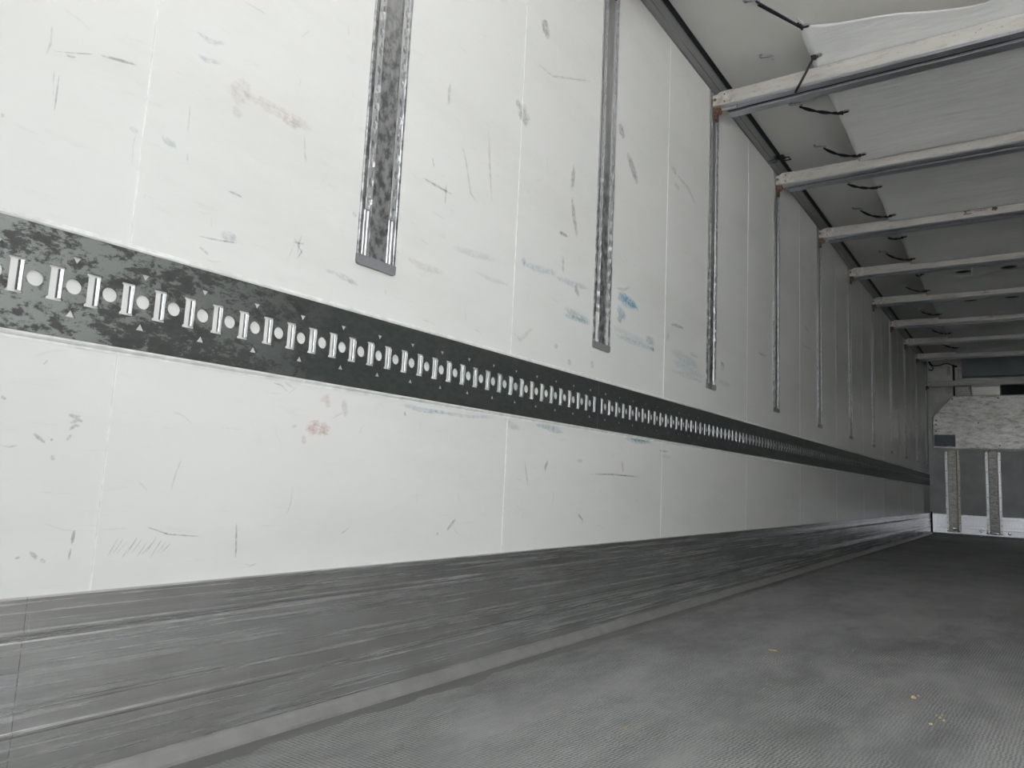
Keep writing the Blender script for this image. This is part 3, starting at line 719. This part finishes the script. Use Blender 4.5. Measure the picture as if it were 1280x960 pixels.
# ------------------------------------------------------------------ crumbs on the floor
def crumb(x, y, rx, ry, h, seed, lab, name='crumb', group=None, rz=0):
    bm = bmesh.new(); bmesh.ops.create_icosphere(bm, subdivisions=2, radius=1)
    for q in bm.verts:
        k = 1 + .5 * noise.noise(q.co * 1.4 + Vector((seed * 3.1, 0, 0)))
        p = Vector((q.co.x * rx * k, q.co.y * ry * k, max(-.3, q.co.z) * h * k)); p.rotate(Matrix.Rotation(rz, 3, 'Z')); q.co = p
    zmin = min(q.co.z for q in bm.verts)
    for q in bm.verts: q.co.z -= zmin
    return tag(MB().frombm(bm).build(name, M['crumb'], loc=(x, y, 0)), lab, 'crumb', group)
crumb(.541, 2.51, .016, .005, .003, 1, 'long pale wood chip lying alone in the middle of the dark floor', 'wood_chip', None, .2)
crumb(.9741, 2.22, .006, .005, .005, 2, 'largest yellow crumb, at the back of the crumb cluster on the right')
G = 'yellow crumbs in a loose cluster on the floor'
for k, (x, y) in enumerate([(1.0334, 1.9986), (1.0363, 2.0868), (1.0458, 2.0719), (1.0557, 2.0501), (.982, 2.247), (.9588, 2.1402), (1.0480, 2.10)]):
    crumb(x, y, .0045 if k == 0 else .003, .003, .003, 3 + k, 'tiny yellow crumb among the cluster on the right of the dark floor', 'crumb', G)
crumb(.5206, 1.4856, .006, .003, .002, 20, 'tiny pale flake on the near floor, nearest to the camera', 'flake')
crumb(.6243, 2.2271, .004, .003, .002, 21, 'tiny pale flake on the floor between the wood chip and the crumbs', 'flake')

# ------------------------------------------------------------------ scuffs, rubbed-on colour and scratches on the white wall
INK = (.05, .05, .055); GRY = (.30, .30, .31); BLU = (.10, .42, .68); TEA = (.04, .34, .52); RED = (.75, .30, .27); BRN = (.28, .17, .13); YEL = (.72, .62, .40); PNK = (.78, .60, .56)
MARKS = []          # (points (y,z) in metres on the wall, width in metres, colour, strength)
#MARKS-BEGIN
MARKS += [
    ([(0.455, 1.139), (0.487, 1.152), (0.529, 1.171)], 0.0033, INK, 0.80), ([(0.525, 1.169), (0.561, 1.178), (0.598, 1.185)], 0.0073, INK, 0.90),
    ([(0.476, 1.143), (0.487, 1.146), (0.497, 1.149)], 0.0069, INK, 0.70), ([(0.473, 1.113), (0.473, 1.075), (0.473, 1.038)], 0.0037, INK, 0.80),
    ([(1.310, 1.253), (1.371, 1.252), (1.447, 1.251)], 0.0099, INK, 0.95), ([(1.837, 1.990), (1.849, 1.957), (1.866, 1.922)], 0.0614, GRY, 0.80),
    ([(1.722, 1.645), (1.746, 1.620), (1.776, 1.586)], 0.0822, GRY, 0.80), ([(1.705, 1.647), (1.716, 1.640), (1.728, 1.632)], 0.0401, GRY, 0.60),
    ([(2.380, 1.875), (2.402, 1.846), (2.424, 1.816)], 0.0633, GRY, 0.90), ([(2.440, 1.784), (2.499, 1.742), (2.560, 1.679)], 0.0637, GRY, 0.90),
    ([(2.061, 1.586), (2.055, 1.521), (2.048, 1.476)], 0.0347, GRY, 0.90), ([(2.048, 1.476), (2.069, 1.405), (2.102, 1.319)], 0.0349, GRY, 0.80),
    ([(2.012, 1.249), (2.013, 1.212), (2.013, 1.176)], 0.0227, INK, 0.60), ([(1.972, 1.313), (2.007, 1.316), (2.044, 1.316)], 0.0182, GRY, 0.90),
    ([(1.402, 1.559), (1.400, 1.513), (1.400, 1.476)], 0.0176, GRY, 0.60), ([(0.942, 0.984), (0.960, 0.972), (0.956, 0.950)], 0.0080, INK, 0.60),
    ([(0.965, 0.998), (0.956, 0.968), (0.974, 0.952)], 0.0067, INK, 0.55), ([(0.939, 0.973), (0.957, 0.975), (0.976, 0.977)], 0.0055, INK, 0.50),
    ([(0.955, 0.938), (0.964, 0.954), (0.972, 0.969)], 0.0057, INK, 0.50), ([(0.501, 0.543), (0.510, 0.536), (0.523, 0.527)], 0.0086, INK, 0.90),
    ([(0.527, 0.532), (0.529, 0.534), (0.531, 0.536)], 0.0061, INK, 0.70), ([(0.547, 0.575), (0.562, 0.572), (0.571, 0.576)], 0.0094, INK, 0.70),
    ([(0.551, 0.560), (0.563, 0.568), (0.573, 0.565)], 0.0095, INK, 0.70), ([(0.550, 0.548), (0.561, 0.559), (0.571, 0.557)], 0.0079, INK, 0.70),
    ([(0.550, 0.533), (0.554, 0.539), (0.558, 0.545)], 0.0078, INK, 0.70), ([(0.531, 0.512), (0.534, 0.506), (0.537, 0.501)], 0.0085, INK, 0.80),
    ([(0.452, 0.594), (0.456, 0.591), (0.461, 0.588)], 0.0070, INK, 0.60), ([(0.579, 0.397), (0.578, 0.383), (0.577, 0.369)], 0.0077, INK, 0.95),
    ([(0.577, 0.369), (0.576, 0.356), (0.575, 0.344)], 0.0046, INK, 0.80), ([(0.517, 0.366), (0.525, 0.358), (0.531, 0.351)], 0.0104, INK, 0.95),
    ([(0.534, 0.353), (0.538, 0.350), (0.542, 0.346)], 0.0080, INK, 0.90), ([(0.499, 0.355), (0.503, 0.356), (0.507, 0.358)], 0.0061, INK, 0.70),
    ([(0.680, 0.402), (0.736, 0.383), (0.817, 0.375)], 0.0041, GRY, 0.90), ([(0.870, 0.406), (0.874, 0.364), (0.876, 0.328)], 0.0065, GRY, 0.90),
    ([(1.533, 0.400), (1.512, 0.382), (1.488, 0.364)], 0.0132, INK, 0.90), ([(1.454, 0.359), (1.458, 0.360), (1.463, 0.361)], 0.0112, INK, 0.80),
    ([(1.970, 0.574), (1.958, 0.551), (1.951, 0.528)], 0.0201, INK, 0.85), ([(2.203, 0.534), (2.414, 0.540), (2.686, 0.536)], 0.0101, GRY, 0.95),
    ([(2.802, 0.649), (2.859, 0.649), (2.915, 0.649)], 0.0127, INK, 0.70), ([(0.503, 0.646), (0.507, 0.652), (0.511, 0.657)], 0.0036, INK, 0.70),
    ([(0.923, 0.676), (0.946, 0.673), (0.964, 0.660)], 0.0054, INK, 0.60), ([(0.945, 0.683), (0.979, 0.671), (0.960, 0.655)], 0.0061, INK, 0.60),
    ([(1.304, 0.694), (1.308, 0.702), (1.311, 0.709)], 0.0100, INK, 0.70), ([(1.308, 0.658), (1.311, 0.651), (1.315, 0.645)], 0.0086, GRY, 0.90),
    ([(0.977, 0.591), (0.986, 0.593), (0.995, 0.596)], 0.0104, INK, 0.60), ([(1.835, 0.577), (1.850, 0.527), (1.865, 0.478)], 0.0106, GRY, 0.50),
    ([(2.481, 0.598), (2.489, 0.572), (2.497, 0.546)], 0.0204, GRY, 0.70), ([(2.163, 0.406), (2.202, 0.381), (2.198, 0.363)], 0.0125, GRY, 0.80),
    ([(1.133, 0.370), (1.147, 0.377), (1.162, 0.385)], 0.0052, GRY, 0.60), ([(1.349, 1.324), (1.355, 1.308), (1.361, 1.292)], 0.0083, GRY, 0.60),
    ([(1.411, 1.282), (1.411, 1.244), (1.411, 1.205)], 0.0105, GRY, 0.50), ([(1.452, 1.422), (1.485, 1.367), (1.514, 1.281), (1.567, 1.253)], 0.0116, GRY, 0.50),
    ([(1.574, 1.522), (1.592, 1.397), (1.615, 1.269)], 0.0127, GRY, 0.50), ([(2.915, 1.877), (3.073, 1.861), (3.195, 1.800)], 0.0274, GRY, 0.60),
    ([(2.870, 1.886), (2.906, 1.881), (2.942, 1.877)], 0.0409, GRY, 0.70), ([(2.908, 1.827), (2.945, 1.822), (2.981, 1.817)], 0.0309, GRY, 0.60),
    ([(1.757, 1.815), (1.899, 1.819), (2.191, 1.941)], 0.0109, GRY, 0.50), ([(3.524, 1.129), (3.560, 1.122), (3.595, 1.116)], 0.0225, GRY, 0.60),
    ([(4.122, 1.278), (4.215, 1.279), (4.307, 1.281)], 0.0209, GRY, 0.60), ([(5.076, 1.493), (5.254, 1.502), (5.432, 1.510)], 0.0216, GRY, 0.60),
    ([(6.202, 1.680), (6.231, 1.669), (6.261, 1.658)], 0.0717, INK, 0.60), ([(5.163, 1.647), (5.252, 1.634), (5.341, 1.620)], 0.0354, INK, 0.50),
    ([(0.684, 1.302), (0.716, 1.297), (0.754, 1.311)], 0.0155, BLU, 0.35), ([(0.689, 1.260), (0.714, 1.257), (0.750, 1.269)], 0.0151, BLU, 0.35),
    ([(0.643, 1.081), (0.652, 1.075), (0.680, 1.070)], 0.0208, BLU, 0.45), ([(0.587, 1.069), (0.598, 1.069), (0.608, 1.069)], 0.0152, BLU, 0.25),
    ([(0.775, 0.939), (0.794, 0.940), (0.817, 0.937)], 0.0288, BLU, 0.40), ([(0.726, 0.922), (0.770, 0.926), (0.825, 0.934)], 0.0048, GRY, 0.80),
    ([(0.781, 1.027), (0.802, 1.027), (0.822, 1.024)], 0.0065, BLU, 0.60), ([(0.947, 1.215), (0.953, 1.174), (0.961, 1.142)], 0.0084, BLU, 0.35),
    ([(1.758, 1.157), (1.832, 1.157), (1.998, 1.174)], 0.0328, BLU, 0.40), ([(1.774, 1.171), (1.786, 1.162), (1.797, 1.153)], 0.0320, BLU, 0.50),
    ([(1.949, 1.159), (2.081, 1.165), (2.220, 1.179)], 0.0314, BLU, 0.40), ([(2.016, 1.071), (2.110, 1.064), (2.228, 1.058)], 0.0403, TEA, 0.50),
    ([(2.007, 1.048), (2.122, 1.053), (2.229, 1.049)], 0.0244, BLU, 0.50), ([(2.396, 1.216), (2.483, 1.205), (2.611, 1.186)], 0.0508, TEA, 0.95),
    ([(2.384, 1.201), (2.497, 1.190), (2.589, 1.194)], 0.0558, BLU, 0.60), ([(2.399, 1.156), (2.453, 1.137), (2.488, 1.126)], 0.0640, BLU, 0.60),
    ([(2.408, 1.115), (2.432, 1.114), (2.455, 1.113)], 0.0389, TEA, 0.60), ([(2.355, 1.051), (2.541, 1.049), (2.812, 1.057)], 0.0280, BLU, 0.40),
    ([(2.341, 1.081), (2.505, 1.067), (2.724, 1.068)], 0.0457, BLU, 0.30), ([(2.654, 1.088), (2.723, 1.085), (2.755, 1.070)], 0.0571, TEA, 0.60),
    ([(2.701, 1.058), (2.725, 1.055), (2.748, 1.053)], 0.0265, TEA, 0.70), ([(2.888, 1.190), (2.975, 1.201), (3.075, 1.202)], 0.0227, TEA, 0.70),
    ([(2.865, 1.141), (2.878, 1.133), (2.891, 1.125)], 0.0594, BLU, 0.40), ([(2.877, 1.078), (3.062, 1.074), (3.288, 1.054)], 0.0675, BLU, 0.35),
    ([(2.895, 1.043), (3.111, 1.027), (3.352, 1.017)], 0.0596, BLU, 0.30), ([(2.864, 0.998), (3.094, 0.996), (3.353, 0.994)], 0.0341, TEA, 0.30),
    ([(3.525, 1.117), (3.560, 1.108), (3.595, 1.099)], 0.0710, BLU, 0.40), ([(3.482, 1.027), (3.595, 1.030), (3.707, 1.033)], 0.0398, BLU, 0.30),
    ([(3.107, 1.107), (3.176, 1.103), (3.245, 1.100)], 0.0224, INK, 0.50), ([(1.433, 1.107), (1.571, 1.120), (1.666, 1.127)], 0.0303, BLU, 0.25),
    ([(1.539, 1.070), (1.613, 1.066), (1.732, 1.072)], 0.0198, BLU, 0.25), ([(1.052, 0.938), (1.092, 0.934), (1.137, 0.926)], 0.0202, BLU, 0.45),
    ([(1.030, 0.936), (1.047, 0.937), (1.064, 0.937)], 0.0140, BLU, 0.30), ([(1.096, 1.089), (1.104, 1.085), (1.111, 1.081)], 0.0152, BLU, 0.40),
    ([(1.723, 0.686), (1.745, 0.665), (1.816, 0.652)], 0.0310, BLU, 0.35), ([(1.871, 0.673), (1.963, 0.674), (2.056, 0.671)], 0.0221, BLU, 0.55),
    ([(1.940, 0.667), (2.012, 0.662), (2.076, 0.665)], 0.0162, BLU, 0.40), ([(2.508, 0.683), (2.605, 0.681), (2.738, 0.681)], 0.0280, TEA, 0.80),
    ([(2.482, 0.678), (2.634, 0.674), (2.769, 0.680)], 0.0349, BLU, 0.40), ([(1.278, 0.674), (1.365, 0.667), (1.489, 0.668)], 0.0196, BLU, 0.50),
    ([(1.379, 0.669), (1.540, 0.668), (1.704, 0.677)], 0.0152, BLU, 0.35), ([(2.145, 0.577), (2.172, 0.577), (2.199, 0.577)], 0.0201, BLU, 0.30),
    ([(2.787, 0.632), (2.869, 0.630), (2.950, 0.628)], 0.0219, BLU, 0.25), ([(1.008, 0.584), (1.037, 0.596), (1.088, 0.590)], 0.0457, RED, 0.55),
    ([(1.039, 0.654), (1.065, 0.661), (1.072, 0.637)], 0.0336, RED, 0.35), ([(1.112, 0.668), (1.119, 0.642), (1.124, 0.621)], 0.0261, RED, 0.35),
    ([(1.006, 0.564), (1.014, 0.567), (1.022, 0.571)], 0.0266, RED, 0.30), ([(0.781, 1.239), (0.811, 1.230), (0.874, 1.231), (0.989, 1.229)], 0.0381, PNK, 0.70),
    ([(0.770, 1.246), (0.793, 1.228), (0.822, 1.228)], 0.0844, PNK, 0.60), ([(0.884, 1.222), (0.909, 1.219), (0.946, 1.225)], 0.0272, YEL, 0.60),
    ([(0.775, 1.196), (0.787, 1.187), (0.798, 1.177)], 0.0299, PNK, 0.50), ([(2.087, 1.159), (2.110, 1.145), (2.127, 1.127)], 0.0326, BRN, 0.80),
    ([(2.382, 1.225), (2.460, 1.237), (2.528, 1.266)], 0.0184, BRN, 0.50), ([(1.266, 1.038), (1.316, 1.027), (1.440, 1.029)], 0.0292, YEL, 0.35),
    ([(1.743, 0.936), (1.786, 0.920), (1.860, 0.976)], 0.0241, YEL, 0.40), ([(2.069, 0.910), (2.077, 0.898), (2.086, 0.886)], 0.0318, BRN, 0.70),
    ([(2.231, 0.931), (2.232, 0.914), (2.233, 0.897)], 0.0361, BRN, 0.40), ([(1.980, 0.943), (1.991, 0.937), (2.001, 0.931)], 0.0279, BRN, 0.50),
    ([(0.736, 0.904), (0.749, 0.898), (0.761, 0.892)], 0.0084, PNK, 0.90), ([(0.402, 1.008), (0.405, 1.009), (0.409, 1.009)], 0.0097, PNK, 0.90),
    ([(0.633, 0.346), (0.643, 0.366), (0.652, 0.386)], 0.0026, GRY, 0.55), ([(0.640, 0.349), (0.650, 0.365), (0.660, 0.382)], 0.0026, GRY, 0.55),
    ([(0.648, 0.352), (0.658, 0.365), (0.669, 0.377)], 0.0027, GRY, 0.55), ([(0.657, 0.344), (0.667, 0.359), (0.678, 0.373)], 0.0027, GRY, 0.55),
    ([(0.664, 0.348), (0.674, 0.366), (0.684, 0.385)], 0.0027, GRY, 0.55), ([(0.672, 0.351), (0.683, 0.366), (0.693, 0.381)], 0.0027, GRY, 0.55),
    ([(0.681, 0.343), (0.692, 0.359), (0.702, 0.376)], 0.0028, GRY, 0.55), ([(0.689, 0.346), (0.700, 0.359), (0.711, 0.372)], 0.0028, GRY, 0.55),
    ([(0.697, 0.350), (0.708, 0.367), (0.718, 0.384)], 0.0028, GRY, 0.55), ([(0.706, 0.341), (0.717, 0.360), (0.728, 0.379)], 0.0028, GRY, 0.55),
    ([(0.714, 0.345), (0.726, 0.360), (0.737, 0.375)], 0.0028, GRY, 0.55), ([(0.722, 0.348), (0.734, 0.359), (0.746, 0.370)], 0.0029, GRY, 0.55)]
#MARKS-END
mv, mf, mc, muv = [], [], [], []
def stroke(pts, w, col, a, k):
    pts = [Vector((p[0], p[1])) for p in pts]; n = len(pts); L = [0]
    for p, q in zip(pts, pts[1:]): L.append(L[-1] + (q - p).length)
    o = len(mv)
    for i, p in enumerate(pts):
        d = (pts[min(i + 1, n - 1)] - pts[max(i - 1, 0)]).normalized(); s = Vector((-d.y, d.x)) * w / 2
        for sg in (-1, 1):
            q = p + s * sg; mv.append((.00045 + .000006 * (k % 60), q.x, q.y)); muv.append((L[i] / L[-1], (sg + 1) / 2)); mc.append((*col, a))
    for i in range(n - 1): mf.append((o + 2 * i, o + 2 * i + 2, o + 2 * i + 3, o + 2 * i + 1))
k = 0
for pts, w, col, a in MARKS: stroke(pts, w, col, a * (.45 if col is PNK else 1.0 if col in (BLU, TEA, RED) else .7 if col is YEL else .9), k); k += 1
R = random.Random(11)
for i in range(230):            # faint everyday scratches, denser low down and around the rail
    y = .45 + 5.2 * R.random() ** 1.5; z = R.choice([R.uniform(.31, .67), R.uniform(.88, 1.5), R.uniform(.88, 2.3)])
    ang = R.gauss(-.12, .35) if R.random() < .7 else R.gauss(1.5, .3); ln = R.uniform(.01, .08)
    d = (math.cos(ang) * ln, math.sin(ang) * ln); bend = R.uniform(-.012, .012)
    stroke([(y, z), (y + d[0] * .5 - d[1] * bend * 5, z + d[1] * .5 + bend * .5), (y + d[0], z + d[1])], R.uniform(.0015, .006), R.choice([GRY, GRY, GRY, (.45, .45, .45), (.45, .56, .64), BRN]), R.uniform(.08, .34), k); k += 1
me = bpy.data.meshes.new('scuff_marks'); me.from_pydata(mv, [], mf); me.materials.append(M['marks'])
ca = me.color_attributes.new('pigment', 'FLOAT_COLOR', 'POINT')
for i, cc in enumerate(mc): ca.data[i].color = cc
ul = me.uv_layers.new(name='UVMap')
for l in me.loops: ul.data[l.index].uv = muv[l.vertex_index]
so = bpy.data.objects.new('scuff_marks', me); COL.objects.link(so); so.parent = wall_left
